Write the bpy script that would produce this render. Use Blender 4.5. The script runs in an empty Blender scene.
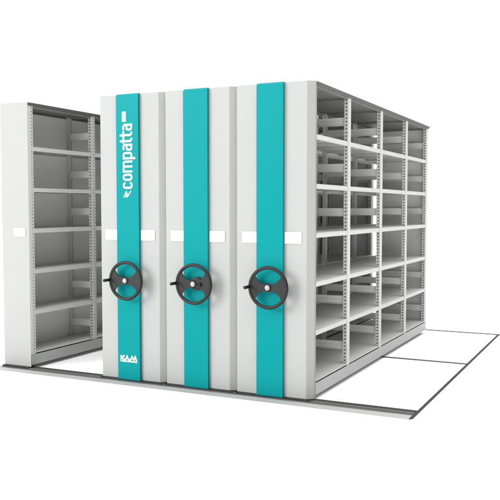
import bpy, bmesh, math, random
from mathutils import Vector, Matrix
random.seed(4)
sc = bpy.context.scene
col = sc.collection
PI = math.pi

# ------------------------------------------------------------------ materials
def mat(name, color, rough=.5, metal=0., spec=.5, noise=0., nscale=6., bump=0., bscale=900., stretch=None):
    m = bpy.data.materials.new(name); m.use_nodes = True
    nt = m.node_tree; b = nt.nodes['Principled BSDF']
    b.inputs['Base Color'].default_value = (*color, 1)
    b.inputs['Roughness'].default_value = rough
    b.inputs['Metallic'].default_value = metal
    b.inputs['Specular IOR Level'].default_value = spec
    tc = nt.nodes.new('ShaderNodeTexCoord')
    src = tc.outputs['Object']
    if stretch:
        mp = nt.nodes.new('ShaderNodeMapping'); mp.inputs['Scale'].default_value = stretch
        nt.links.new(src, mp.inputs['Vector']); src = mp.outputs['Vector']
    if noise > 0:
        n = nt.nodes.new('ShaderNodeTexNoise'); n.inputs['Scale'].default_value = nscale
        n.inputs['Detail'].default_value = 4
        nt.links.new(src, n.inputs['Vector'])
        r = nt.nodes.new('ShaderNodeValToRGB')
        r.color_ramp.elements[0].position = .3; r.color_ramp.elements[1].position = .7
        r.color_ramp.elements[0].color = (*[c*(1-noise) for c in color], 1)
        r.color_ramp.elements[1].color = (*[min(1, c*(1+noise)) for c in color], 1)
        nt.links.new(n.outputs['Fac'], r.inputs['Fac'])
        nt.links.new(r.outputs['Color'], b.inputs['Base Color'])
        rr = nt.nodes.new('ShaderNodeMapRange')
        rr.inputs['To Min'].default_value = rough - .04; rr.inputs['To Max'].default_value = rough + .04
        nt.links.new(n.outputs['Fac'], rr.inputs['Value']); nt.links.new(rr.outputs['Result'], b.inputs['Roughness'])
    if bump > 0:
        n2 = nt.nodes.new('ShaderNodeTexNoise'); n2.inputs['Scale'].default_value = bscale
        nt.links.new(tc.outputs['Object'], n2.inputs['Vector'])
        bp = nt.nodes.new('ShaderNodeBump'); bp.inputs['Strength'].default_value = bump
        bp.inputs['Distance'].default_value = .0005
        nt.links.new(n2.outputs['Fac'], bp.inputs['Height']); nt.links.new(bp.outputs['Normal'], b.inputs['Normal'])
    return m

PAINT  = mat('light_grey_powder_coat', (.276, .279, .274), .6, spec=.08, noise=.012, nscale=3, bump=.12)
SHELF  = mat('light_grey_shelf_enamel', (.49, .494, .486), .5, spec=.2, noise=.015, nscale=5, bump=.08)
COVER  = mat('dark_grey_top_cover', (.09, .09, .088), .5, spec=.25, noise=.03)
TEAL   = mat('teal_enamel', (.001, .172, .178), .4, spec=.04, noise=.015, nscale=4, bump=.06)
WHITE  = mat('white_print', (.62, .62, .62), .5, noise=.005)
INK    = mat('grey_print', (.13, .16, .16), .5, noise=.01)
BLACK  = mat('black_plastic', (.0105, .0095, .0095), .48, spec=.22, noise=.05, nscale=30, bump=.25, bscale=600)
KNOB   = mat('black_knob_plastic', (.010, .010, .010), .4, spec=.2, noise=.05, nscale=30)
CHROME = mat('brushed_steel_cap', (.26, .255, .245), .40, metal=.2, noise=.02, nscale=80)
ALU    = mat('brushed_aluminium', (.29, .29, .287), .58, metal=.25, noise=.10, nscale=14, stretch=(.25, 6, 6), bump=.1)
STEEL  = mat('rolled_steel_channel', (.09, .09, .088), .42, spec=.3, metal=.2, noise=.10, nscale=12, stretch=(.3, 6, 6), bump=.1)
PLINTH = mat('grey_plinth_enamel', (.33, .334, .328), .4, spec=.3, noise=.02, nscale=5, bump=.08)
TRAY   = mat('shaded_ceiling_tray', (.17, .172, .168), .5, spec=.2, noise=.02, nscale=5)  # shelf grey darkened: shade under the top cover put into the colour
BACK   = mat('brightened_panel_enamel', (.64, .645, .635), .5, spec=.2, noise=.015, nscale=5, bump=.08)  # shelf grey paled: extra interior light put into panel and brace colour
DARK   = mat('dark_rubber_edging', (.032, .032, .032), .6, spec=.12, noise=.08, nscale=20)
RAILM  = mat('grey_steel_rail', (.15, .15, .15), .5, spec=.25, metal=.1, noise=.08, nscale=20)
FLOOR  = mat('white_studio_floor', (.93, .93, .93), .9, spec=.1, noise=.004, nscale=2)

# ------------------------------------------------------------------ mesh helpers
class MB:
    def __init__(s): s.bm = bmesh.new()
    def box(s, x0, x1, y0, y1, z0, z1, bev=0., seg=2):
        t = bmesh.new()
        bmesh.ops.create_cube(t, size=1)
        for v in t.verts:
            v.co = Vector((x0+(v.co.x+.5)*(x1-x0), y0+(v.co.y+.5)*(y1-y0), z0+(v.co.z+.5)*(z1-z0)))
        if bev > 0:
            bmesh.ops.bevel(t, geom=list(t.edges), offset=bev, segments=seg, profile=.5, affect='EDGES')
        s.merge(t); return s
    def prism(s, poly, a0, a1, axes='xyz', bev=0., seg=2, M=None):
        """poly in the plane of the first two axes, extruded along the third from a0 to a1"""
        t = bmesh.new()
        ix = ['xyz'.index(c) for c in axes]
        def P(u, v, w):
            c = [0, 0, 0]; c[ix[0]] = u; c[ix[1]] = v; c[ix[2]] = w; return Vector(c)
        A = [t.verts.new(P(u, v, a0)) for u, v in poly]
        B = [t.verts.new(P(u, v, a1)) for u, v in poly]
        n = len(poly)
        t.faces.new(A); t.faces.new(B[::-1])
        for i in range(n):
            t.faces.new((A[i], B[i], B[(i+1) % n], A[(i+1) % n]))
        bmesh.ops.recalc_face_normals(t, faces=list(t.faces))
        if bev > 0:
            bmesh.ops.bevel(t, geom=[e for e in t.edges if e.calc_face_angle(0) > .2], offset=bev, segments=seg, profile=.5, affect='EDGES')
        s.merge(t, M); return s
    def lathe(s, prof, M, n=40):
        """prof (r, h) revolved round local z, then placed by M"""
        t = bmesh.new(); rings = []
        for r, h in prof:
            if r < 1e-6: rings.append([t.verts.new((0, 0, h))])
            else: rings.append([t.verts.new((r*math.cos(2*PI*k/n), r*math.sin(2*PI*k/n), h)) for k in range(n)])
        for a, b in zip(rings, rings[1:]):
            for k in range(n):
                l = (k+1) % n
                if len(a) == 1 and len(b) == 1: continue
                if len(a) == 1: t.faces.new((a[0], b[k], b[l]))
                elif len(b) == 1: t.faces.new((a[k], b[0], a[l]))
                else: t.faces.new((a[k], b[k], b[l], a[l]))
        for f in t.faces: f.smooth = True
        bmesh.ops.recalc_face_normals(t, faces=list(t.faces))
        s.merge(t, M); return s
    def merge(s, t, M=None):
        me = bpy.data.meshes.new('tmp')
        if M is not None: bmesh.ops.transform(t, matrix=M, verts=list(t.verts))
        t.to_mesh(me); t.free(); s.bm.from_mesh(me); bpy.data.meshes.remove(me)
    def mesh(s, name, m):
        me = bpy.data.meshes.new(name); s.bm.to_mesh(me); s.bm.free(); me.materials.append(m); return me

def link(name, me, parent=None, loc=(0, 0, 0)):
    o = bpy.data.objects.new(name, me); col.objects.link(o); o.location = loc
    if parent: o.parent = parent
    return o
def thing(name, label, cat, loc, group=None):
    o = bpy.data.objects.new(name, None); col.objects.link(o); o.location = loc
    o.empty_display_size = .1
    o['label'] = label; o['category'] = cat
    if group: o['group'] = group
    return o
def tag(o, label, cat, group=None):
    o['label'] = label; o['category'] = cat
    if group: o['group'] = group
    return o
KIDS = {}
def part(name, me, parent, loc=(0, 0, 0)):
    o = link(name, me, parent, loc); KIDS.setdefault(parent, []).append(o); return o
def copy_tree(o, parent=None):
    c = o.copy(); col.objects.link(c)
    if parent: c.parent = parent; KIDS.setdefault(parent, []).append(c)
    for ch in KIDS.get(o, []): copy_tree(ch, c)
    return c

FWD_Y = Matrix.Rotation(PI/2, 4, 'X')          # local z -> world -y
def at(x, y, z): return Matrix.Translation((x, y, z))

# ------------------------------------------------------------------ the shelving carcase (shared by all four units)
G = .035                                       # ground level in the survey frame
LEVELS = [z-G for z in (.174, .526, .867, 1.208, 1.549, 1.890)]
TOPZ = 2.228-G; ZTOP = 2.250-G
BARS = [(z0-G, z1-G) for z0, z1 in ((.282, .343), (.638, .700), (1.318, 1.380), (1.660, 1.722), (2.012, 2.074))]

def plain_post_mesh(z0, z1, w, d):
    m = MB(); t = .003
    m.box(-t, 0, -w/2, w/2, z0, z1, .0009, 1)
    m.box(-d, -t-.0002, -w/2, -w/2+t, z0, z1); m.box(-d, -t-.0002, w/2-t, w/2, z0, z1)
    m.box(-d, -d+t, -w/2+t+.0002, -w/2+.012, z0, z1); m.box(-d, -d+t, w/2-.012, w/2-t-.0002, z0, z1)
    return m.mesh('post', SHELF)

def post_mesh(z0, z1, w, d, face_holes=False):
    """hollow perforated upright, front face in the plane x=0, centred on y=0, body towards -x"""
    m = MB(); pitch = .0275; t = .003; hole = .0100
    n = int((z1-z0)/pitch)
    zs = [z0+pitch*(k+.5) for k in range(n)]
    if not face_holes:
        m.box(-t, 0, -w/2, w/2, z0, z1, .0009, 1)
    else:
        a, b = w/2-.022, w/2-.010
        m.box(-t, 0, -w/2, a, z0, z1); m.box(-t, 0, b, w/2, z0, z1)
        e = z0
        for z in zs:
            m.box(-t, 0, a, b, e, z-hole/2); e = z+hole/2
        m.box(-t, 0, a, b, e, z1)
    m.box(-d, -d+t, -w/2, w/2, z0, z1)
    for s in (-1, 1):
        ya, yb = (-w/2, -w/2+t) if s < 0 else (w/2-t, w/2)
        xa, xb = -d+.010, -.010
        m.box(-d+t, xa, ya, yb, z0, z1); m.box(xb, -t, ya, yb, z0, z1)
        e = z0
        for z in zs:
            m.box(xa, xb, ya, yb, e, z-hole/2); e = z+hole/2
        m.box(xa, xb, ya, yb, e, z1)
    return m.mesh('post', SHELF)

def shelf_mesh(x0, x1, y0, y1, h=.034, xa=None, xb=None, ea=0, eb=0, mt=None):
    """folded steel tray, top surface at z=0"""
    m = MB(); t = .0025
    if xa is not None:                          # tongues that reach in between the uprights
        if ea: m.box(xa, xb, y0-ea, y0-.0003, -t, 0)
        if eb: m.box(xa, xb, y1+.0003, y1+eb, -t, 0); m.box(xa, xb, y1+eb-t, y1+eb, -min(h, .02), -t-.0003)
    m.box(x0, x1, y0, y1, -t, 0, .001, 1)
    m.box(x1-t, x1, y0, y1, -h, -t-.0002); m.box(x0, x0+t, y0, y1, -h, -t-.0002)
    m.box(x1-.018, x1-t-.0003, y0, y1, -h, -h+t); m.box(x0+t+.0003, x0+.018, y0, y1, -h, -h+t)
    ym = (y0+y1)/2                              # stiffening channel underneath
    if h > .02: m.box(x0+.022, x1-.022, ym-.03, ym+.03, -.020, -t-.0004)
    return m.mesh('shelf', mt or SHELF)

def crossbar_mesh(x0, x1, h):
    """C-section brace, folded edges towards -y"""
    m = MB(); t = .003
    m.box(x0, x1, 0, t, 0, h)
    m.box(x0, x1, -.011, -.0003, h-t, h); m.box(x0, x1, -.011, -.0003, 0, t)
    m.box(x0, x1, -.004, -.0004, h*.46, h*.54)
    return m.mesh('crossbar', BACK)

def carcase(root, x0, x1, ys, yend, pw, pd, face_holes=False, first=0., back=False, over=.006, drop=.029):
    """x0 back edge, x1 open front edge, ys post centres"""
    zt = TOPZ-.0035
    pm = post_mesh(.123, zt, pw, pd, face_holes)
    pb = plain_post_mesh(.123, zt, pw*.6, pd)
    bm_ = crossbar_mesh(x0+pd+.002, x1-pd-.002, .062)
    for y in ys:
        part('post', pm, root, (x1, y, 0))
        o = part('post', pb, root, (x0, y, 0)); o.rotation_euler.z = PI
        for a, b in BARS:
            part('crossbar', bm_, root, (0, y-.012, a))
    edges = [first]+[y for y in ys if y > first+.2]
    for i, (a, b) in enumerate(zip(edges, edges[1:])):
        ya = a+(pw/2 if a in ys else 0)+.002; yb = b-pw/2-.002
        kw = dict(xa=x0+pd+.004, xb=x1-pd-.004, ea=pw/2 if a in ys else 0, eb=pw/2)
        sm = shelf_mesh(x0+.001, x1-.002, ya, yb, **kw)
        for z in LEVELS[1:]:
            part('shelf', sm, root, (0, 0, z))
        part('shelf', shelf_mesh(x0+.001, x1-.002, ya, yb, .009, **kw), root, (0, 0, LEVELS[0]))
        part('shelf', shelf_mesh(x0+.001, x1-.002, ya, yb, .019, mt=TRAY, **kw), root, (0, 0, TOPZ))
    m = MB()                                     # one top cover with turned-down edges
    zc = ZTOP-.0045
    m.box(x0-.002, x1+over, first+.001, yend+.10, zc, ZTOP, .001, 1)
    m.box(x1+over-.004, x1+over-.0003, first+.001, yend+.004, ZTOP-drop, zc-.0003)
    m.box(x0-.002, x0+.002, first+.001, yend+.004, ZTOP-drop, zc-.0003)
    part('top_cover', m.mesh('top_cover', COVER), root)
    m = MB()                                     # plinth: long boards and cross members
    zb, zt = .034, LEVELS[0]-.019
    m.box(x1-.006, x1, first+.001, yend, zb, zt, .0015, 1); m.box(x0, x0+.006, first+.001, yend, zb, zt, .0015, 1)
    m.box(x0+.0065, x1-.0065, first+.002, yend-.001, zb+.001, zb+.0035)
    for k in range(5):
        y = first+.05+(yend-first-.1)*k/4
        m.box(x0+.0068, x1-.0068, y-.02, y+.02, zb+.004, zt-.004)
    part('plinth', m.mesh('plinth', PLINTH), root)
    m = MB(); m.box(x0+.003, x1-.001, yend+.0005, yend+.004, zb, TOPZ-.003, .001, 1)
    for a, b in ((.06, .40), (.42, .72), (.74, 1.36), (1.38, 1.70), (1.72, 2.02)):
        m.box(x0+.07, x1-.07, yend-.006, yend+.0002, a+.04, b-.02, .002, 1)
    part('end_panel', m.mesh('end_panel', BACK), root)
    if back:
        m = MB(); m.box(x0-.004, x0-.001, first+.004, yend-.006, .05, TOPZ-.002)
        part('back_panel', m.mesh('back_panel', BACK), root)

# ------------------------------------------------------------------ front details
FL = -.541                                      # left edge of the flat panel front; right edge at 0
CX = FL/2
ZB, ZT = .05-G, 2.25-G

def front_panel():
    poly = [(FL, .006), (FL+.005, 0), (0, 0), (.050, .032), (.050, .058), (FL, .058)]
    return MB().prism(poly, ZB, ZT, 'xyz', bev=.0022, seg=2).mesh('front_panel', PAINT)

def accent_strip():
    m = MB(); w = .1035
    # a slim box with softened long edges and a bigger slope at the top
    prof = [(-.0005, ZB-.008), (-.0005, ZT+.003), (-.009, ZT+.003), (-.022, ZT-.014), (-.022, ZB-.008)]
    m.prism(prof, -w, w, 'yzx', bev=.003, seg=2)
    return m.mesh('accent_strip', TEAL)

def label_plate(w):
    m = MB(); m.box(0, w, -.005, -.0006, 0, .080, .0015, 2)
    return m.mesh('label_plate', WHITE)

WY = -.078                                      # plane of the handwheel
def wheel_parts(root):
    R = .140; r = .0128; zc = .835-G
    m = MB()
    prof = [(R+r*math.cos(2*PI*k/14), r*math.sin(2*PI*k/14)) for k in range(15)]
    m.lathe(prof, FWD_Y, 64)
    N = 24; top = []                             # bow-tie web, bounded by parabolas and the rim
    xm = .1025
    for k in range(N+1):
        x = -xm+2*xm*k/N; top.append((x, .027+.052*(abs(x)/.1)**3.6))
    a0 = math.atan2(top[-1][1], top[-1][0])
    arc = [((R-.004)*math.cos(a0-2*a0*k/16), (R-.004)*math.sin(a0-2*a0*k/16)) for k in range(17)]
    bot = [(x, -z) for x, z in top[::-1]]
    arc2 = [(-x, -z) for x, z in arc]
    poly = top+arc+bot+arc2
    m.prism(poly, -.0055, .0065, 'xzy')
    m.lathe([(0, -.07), (.017, -.07), (.017, -.008), (.030, -.0056)], FWD_Y, 32)      # shaft to the panel
    m.lathe([(.027, .0056), (.025, .0105), (.021, .0125), (0, .0125)], FWD_Y, 40)      # hub boss
    w = part('handwheel', m.mesh('handwheel', BLACK), root, (CX+.015, WY, zc-.009))
    c = MB().lathe([(.0185, .0127), (.0185, .016), (.0165, .018), (0, .0185)], FWD_Y, 36)
    part('hub_cap', c.mesh('hub_cap', CHROME), w)
    g = MB().lathe([(0, .004), (.008, .004), (.008, .014), (.0125, .018), (.0105, .05), (.0125, .078), (.011, .086), (0, .088)], FWD_Y @ Matrix.Identity(4), 28)
    part('crank_knob', g.mesh('crank_knob', KNOB), w, (-R, 0, .003))
    return w

# ------------------------------------------------------------------ the three mobile units
POSTS = [.757, 1.620, 2.465, 3.295]
MG = 'mobile shelving units standing side by side on the floor rails'
proto = thing('mobile_shelving_unit', 'rightmost grey mobile unit with plain teal stripe, its open shelf bays in full view', 'shelving', (.002, 0, 0), MG)
part('front_panel', front_panel(), proto)
strip = part('accent_strip', accent_strip(), proto, (CX, 0, 0))
part('shade_plate', MB().box(FL+.003, .044, -.034, .056, .0142-.0055, .0147, .001, 1).mesh('shade_plate', KNOB), proto)  # added black plate, stands in for the shade line below the panel
lw = label_plate(.118); rw = label_plate(.127)
part('label_plate', lw, proto, (FL+.047, 0, 1.134-G)); part('label_plate', rw, proto, (-.036-.127, 0, 1.134-G))
wheel_parts(proto)
carcase(proto, -.492, .048, POSTS, 3.335, .064, .033, first=.0585)

two = copy_tree(proto); two.location.x = -.597
two['label'] = 'middle grey mobile shelving unit with plain teal stripe and a lock behind its handwheel'
one = copy_tree(proto); one.location.x = -1.197
one['label'] = 'grey mobile shelving unit whose teal stripe reads compatta, beside the open aisle'

m = MB(); m.box(.0492, .108, 3.30, 3.33, .12, 2.17, .001, 1)
part('gap_blocker', m.mesh('gap_blocker', RAILM), one)  # unseen strip, added to block the white slit between two units

# lock on the middle unit
m = MB()
m.lathe([(.048, 0), (.048, .034), (.044, .040), (0, .040)], FWD_Y, 40)
lk = part('lock', m.mesh('lock', DARK), two, (CX+.024, -.0225, .835-G-.007))
m = MB(); m.lathe([(.017, 0), (.017, .032), (.014, .036), (.010, .036), (.009, .030), (0, .030)], FWD_Y, 30)
part('key_cylinder', m.mesh('key_cylinder', BLACK), lk, (.042, -.041, -.002))

# ------------------------------------------------------------------ lettering: strokes with round joins
def stroke_poly(pts, w):
    """outline of an open polyline of width w with flat ends (mitred joins)"""
    L, Rr = [], []
    q = [pts[0]]
    for p in pts[1:]:
        if math.dist(p, q[-1]) > 1e-4: q.append(p)
    pts = q; n = len(pts)
    for i, p in enumerate(pts):
        p = Vector(p)
        d0 = (p-Vector(pts[i-1])).normalized() if i else None
        d1 = (Vector(pts[i+1])-p).normalized() if i < n-1 else None
        d0 = d0 or d1; d1 = d1 or d0
        n0 = Vector((-d0.y, d0.x)); n1 = Vector((-d1.y, d1.x))
        b = (n0+n1).normalized(); k = w/2/max(.35, b.dot(n0))
        L.append(p+b*k); Rr.append(p-b*k)
    return L, Rr
def arcp(cx, cy, rx, ry, a0, a1, n=8):
    return [(cx+rx*math.cos(math.radians(a0+(a1-a0)*k/n)), cy+ry*math.sin(math.radians(a0+(a1-a0)*k/n))) for k in range(n+1)]
def rrect(x0, x1, y0, y1, r):
    """closed centre line, squared-off oval, from the middle of the right side anticlockwise"""
    p = [(x1, (y0+y1)/2)]+arcp(x1-r, y1-r, r, r, 0, 90)+arcp(x0+r, y1-r, r, r, 90, 180)
    p += arcp(x0+r, y0+r, r, r, 180, 270)+arcp(x1-r, y0+r, r, r, 270, 360)+[(x1, (y0+y1)/2)]
    return p
# glyphs: x-height 1, stroke ~.22; each returns (list of strokes, advance)
S_ = .168; H_ = S_/2
def glyph(c):
    r = .24
    if c == 'o': return [rrect(H_, .60-H_, H_, 1-H_, .205)], .60
    if c == 'c':
        a = [(.56, 1-H_)]+arcp(H_+.19, 1-H_-.19, .19, .19, 90, 180)+arcp(H_+.19, H_+.19, .19, .19, 180, 270)+[(.56, H_)]
        a = arcp(.58-H_-.16, 1-H_-.16, .16, .16, -10, 90)[::1]+a[1:-1]+arcp(.58-H_-.16, H_+.16, .16, .16, 270, 370)
        return [a], .58
    if c == 'm':
        W = 1.02
        f = [(H_, 0), (H_, 1)]
        a = [(H_, 1-H_), (W/2-.16, 1-H_)]+arcp(W/2-.16, 1-H_-.16, .16, .16, 90, 0)+[(W/2, 0)]
        b = [(W/2, 1-H_)]+[(W-H_-.16, 1-H_)]+arcp(W-H_-.16, 1-H_-.16, .16, .16, 90, 0)+[(W-H_, 0)]
        return [f, a, b], W
    if c == 'p': return [[(H_, -.30), (H_, 1)], rrect(H_, .63-H_, H_, 1-H_, .21)], .63
    if c == 'a':
        W = .58
        a = [(.06, 1-H_)]+[(W-H_-.17, 1-H_)]+arcp(W-H_-.17, 1-H_-.17, .17, .17, 90, 0)+[(W-H_, 0)]
        b = [(W-H_, .59)]+[(H_+.16, .59)]+arcp(H_+.15, .59-.15, .15, .15, 90, 180)+arcp(H_+.15, H_+.15, .15, .15, 180, 270)+[(W-H_, H_)]
        return [a, b], W
    if c == 't':
        W = .40
        a = [(H_+.04, 1.28)]+arcp(H_+.04+.16, H_+.16, .16, .16, 180, 270)+[(W, H_)]
        b = [(-.075, 1-H_), (W+.075, 1-H_)]
        return [a, b], W
def text_strokes(word, gap=.115):
    out = []; x = 0
    for c in word:
        ss, adv = glyph(c)
        out += [[(px+x, py) for px, py in s] for s in ss]
        x += adv+gap
    return out, x-gap
def strokes_mesh(name, strokes, w, tf, material, depth=.0012):
    """strokes are laid out in letter space; tf maps (u, v) to the panel's (x, z); each is raised a hair differently"""
    m = MB()
    for i, s in enumerate(strokes):
        L, Rr = stroke_poly(s, w)
        t = bmesh.new(); y0 = 0; y1 = -depth-.00025*(i % 4)
        q = []
        for a, b in zip(L, Rr):
            xa, za = tf(a.x, a.y); xb, zb = tf(b.x, b.y)
            q.append([t.verts.new((xa, y1, za)), t.verts.new((xb, y1, zb)), t.verts.new((xb, y0, zb)), t.verts.new((xa, y0, za))])
        for a, b in zip(q, q[1:]):
            for k in range(4):
                t.faces.new((a[k], a[(k+1) % 4], b[(k+1) % 4], b[k]))
        t.faces.new(q[0]); t.faces.new(q[-1][::-1])
        bmesh.ops.recalc_face_normals(t, faces=list(t.faces))
        m.merge(t)
    return m.mesh(name, material)
strip1 = [o for o in KIDS[one] if o.name.startswith('accent_strip')][0]
FY = -.0221
XH = .088; BASE = .047                          # letters read upwards: baseline on the right
st, tot = text_strokes('compatta')
zs0, zs1 = 1.529-G, 2.024-G
ku = (zs1-zs0)/tot
def up_tf(u, v): return (BASE-v*XH, zs0+u*ku)
part('lettering', strokes_mesh('lettering', st, S_, up_tf, WHITE), strip1, (0, FY, 0))
# small white tag above the word, with a faint grey line in it
m = MB(); m.box(-.045, -.011, -.0012, 0, 2.041-G, 2.117-G)
tg = part('printed_tag', m.mesh('printed_tag', WHITE), strip1, (0, FY, 0))
m = MB()
z = 2.049-G
tg2 = []
for k in range(6):
    h = (.006, .010, .008, .011, .007, .010)[k]
    m.box(-.034, -.021, -.0018, -.0011, z, z+h*.75); z += h+.0012
part('printed_line', m.mesh('printed_line', INK), strip1, (0, FY, 0))
# zigzag emblem below the word
em = [[(-.034, 1.464-G), (-.010, 1.506-G), (.002, 1.472-G), (.032, 1.512-G)], [(-.016, 1.462-G), (-.004, 1.482-G)]]
part('emblem', strokes_mesh('emblem', em, .0085, lambda u, v: (u, v), WHITE), strip1, (0, FY, 0))
# maker's wordmark low on the stripe: K, two bar-less peaks, underline
kz0, kz1 = .200-G, .236-G; kx0 = -.078
h = kz1-kz0
km = [[(kx0+.006, kz0), (kx0+.006, kz1)],
      [(kx0+.038, kz1), (kx0+.012, kz0+h*.5), (kx0+.040, kz0)],
      [(kx0+.046, kz0), (kx0+.062, kz1-.004), (kx0+.078, kz0)],
      [(kx0+.070, kz0+.005), (kx0+.090, kz0+.005)],
      [(kx0+.092, kz0), (kx0+.108, kz1-.004), (kx0+.124, kz0+.006), (kx0+.138, kz1-.004), (kx0+.150, kz0)]]
part('wordmark', strokes_mesh('wordmark', km, .0115, lambda u, v: (u, v), WHITE), strip1, (0, FY, 0))
m = MB(); m.box(kx0, kx0+.154, -.0012, 0, kz0-.013, kz0-.004)
part('underline', m.mesh('underline', WHITE), strip1, (0, FY, 0))

# ------------------------------------------------------------------ the fixed unit on the left
SX = -2.465
st_u = thing('fixed_shelving_unit', 'narrow grey shelving unit with plain end panel, standing apart at the far left', 'shelving', (SX, 0, 0))
W = .297
m = MB(); m.box(-W, -.004, 0, .004, .055-G, ZT-.002, .0015, 2); m.box(-W, -W+.004, .0045, .05, .055-G, ZT-.004)
part('end_cover', m.mesh('end_cover', PAINT), st_u)
part('shade_plate', MB().box(-W+.003, -.006, -.032, .05, .0142-.0055, .0195, .001, 1).mesh('shade_plate', KNOB), st_u)  # added black plate again, shade line below the end cover
m = MB(); m.box(0, .126, -.005, -.0006, 0, .073, .0015, 2)
part('label_plate', m.mesh('label_plate', WHITE), st_u, (-.168, 0, 1.142-G))
carcase(st_u, -W+.006, 0, [.031, .862, 1.695, 2.528, 3.30], 3.335, .052, .036, face_holes=True, first=.0048, back=True, over=.005, drop=.023)

# ------------------------------------------------------------------ rails laid on the floor
XL, XR = -2.80, .768
fr = thing('floor_rail', 'wide aluminium ramped floor rail running along the front of the cabinets', 'rail', (0, 0, 0))
m = MB()
prof = [(-.150, .0005), (-.150, .002), (-.085, .0105), (-.078, .0105), (-.078, .0005)]
m.prism(prof, XL, XR, 'yzx', bev=.0006, seg=1)
part('ramp', m.mesh('ramp', ALU), fr)
m = MB()
m.prism([(-.0775, .0005), (-.0775, .0085), (.020, .0085), (.020, .0005)], XL+.04, XR, 'yzx')
m.box(XL+.04, XR, -.030, -.012, .0088, .0135, .0015, 1)
part('channel', m.mesh('channel', STEEL), fr)
m = MB(); m.box(XL+.06, XR, .0205, .060, .0005, .0125, .002, 1)
part('rear_lip', m.mesh('rear_lip', DARK), fr)

def cross_rail(y, x1, label):
    m = MB()
    m.box(XL+.1, x1, y-.011, y+.011, .0004, .006, .001, 1)
    m.box(XL+.1, x1, y-.004, y+.004, .0062, .0100, .001, 1)
    o = link('floor_rail', m.mesh('floor_rail', RAILM)); tag(o, label, 'rail', 'thin steel rails crossing the floor under the cabinets'); return o
cross_rail(1.800, XR-.001, 'thin grey floor rail in the middle, emerging under the right cabinet halfway back')
cross_rail(3.535, XR+.045, 'thin grey floor rail farthest back, behind the rear end of the right cabinet')
m = MB(); m.prism([(XR+.0005, -.150), (XR+.0005, 3.517), (XR+.018, 3.517), (XR+.018, -.118)], .0004, .011, 'xyz', bev=.001, seg=1)
tag(link('edge_strip', m.mesh('edge_strip', DARK)), 'dark straight edge strip on the floor, closing the rails at the right', 'edge strip')

# ------------------------------------------------------------------ floor
m = MB(); n = 96
m.lathe([(0, 0), (60, 0)], Matrix.Identity(4), n)
fl = link('floor', m.mesh('floor', FLOOR)); fl['kind'] = 'structure'

# ------------------------------------------------------------------ studio light
w = bpy.data.worlds.new('World'); sc.world = w; w.use_nodes = True
nt = w.node_tree; bg = nt.nodes['Background']
tc = nt.nodes.new('ShaderNodeTexCoord'); sp = nt.nodes.new('ShaderNodeSeparateXYZ')
mr = nt.nodes.new('ShaderNodeMapRange'); mr.interpolation_type = 'SMOOTHSTEP'
for k, v in (('From Min', .30), ('From Max', .95), ('To Min', 1.0), ('To Max', 3.6)): mr.inputs[k].default_value = v
nt.links.new(tc.outputs['Generated'], sp.inputs[0]); nt.links.new(sp.outputs['Z'], mr.inputs['Value'])
# the studio is a little dimmer low down on the right hand side, well outside the view
mx = nt.nodes.new('ShaderNodeMapRange'); mx.interpolation_type = 'SMOOTHSTEP'
for k, v in (('From Min', .15), ('From Max', .75), ('To Min', 0), ('To Max', .85)): mx.inputs[k].default_value = v
nt.links.new(sp.outputs['X'], mx.inputs['Value'])
sb = nt.nodes.new('ShaderNodeMath'); sb.operation = 'SUBTRACT'
nt.links.new(mr.outputs['Result'], sb.inputs[0]); nt.links.new(mx.outputs['Result'], sb.inputs[1])
nt.links.new(sb.outputs[0], bg.inputs['Strength']); bg.inputs['Color'].default_value = (1, 1, 1, 1)
def area(name, loc, target, sx, sy, power):
    l = bpy.data.lights.new(name, 'AREA'); l.shape = 'RECTANGLE'; l.size = sx; l.size_y = sy; l.energy = power
    o = bpy.data.objects.new(name, l); col.objects.link(o); o.location = loc
    o.rotation_euler = (Vector(target)-Vector(loc)).to_track_quat('-Z', 'Y').to_euler()
    return o
area('softbox', (-19.3, -21.9, 10.0), (-.9, 0, 1.1), 16.0, 12.0, 11000)

# ------------------------------------------------------------------ camera
f, th, ph, cx, cy, cz = 775.134, .4549, .0536, 1.9973, -4.9664, 1.3786-G
cam = bpy.data.cameras.new('camera'); cam.sensor_width = 36; cam.lens = f*36/500; cam.clip_end = 300; cam.clip_start = .05
co = bpy.data.objects.new('camera', cam); col.objects.link(co); sc.camera = co
fw = Vector((-math.sin(th)*math.cos(ph), math.cos(th)*math.cos(ph), -math.sin(ph)))
rt = Vector((math.cos(th), math.sin(th), 0)); up = rt.cross(fw)
M = Matrix((rt, up, -fw)).transposed().to_4x4(); M.translation = (cx, cy, cz)
co.matrix_world = M

vs = sc.view_settings; sc.display_settings.display_device = 'sRGB'
vs.view_transform = 'Standard'; vs.look = 'None'; vs.exposure = 0; vs.gamma = 1; vs.use_curve_mapping = False
sc.render.engine = 'CYCLES'; sc.cycles.use_denoising = True
sc.cycles.max_bounces = 14; sc.cycles.diffuse_bounces = 10
sc.cycles.sample_clamp_indirect = 8
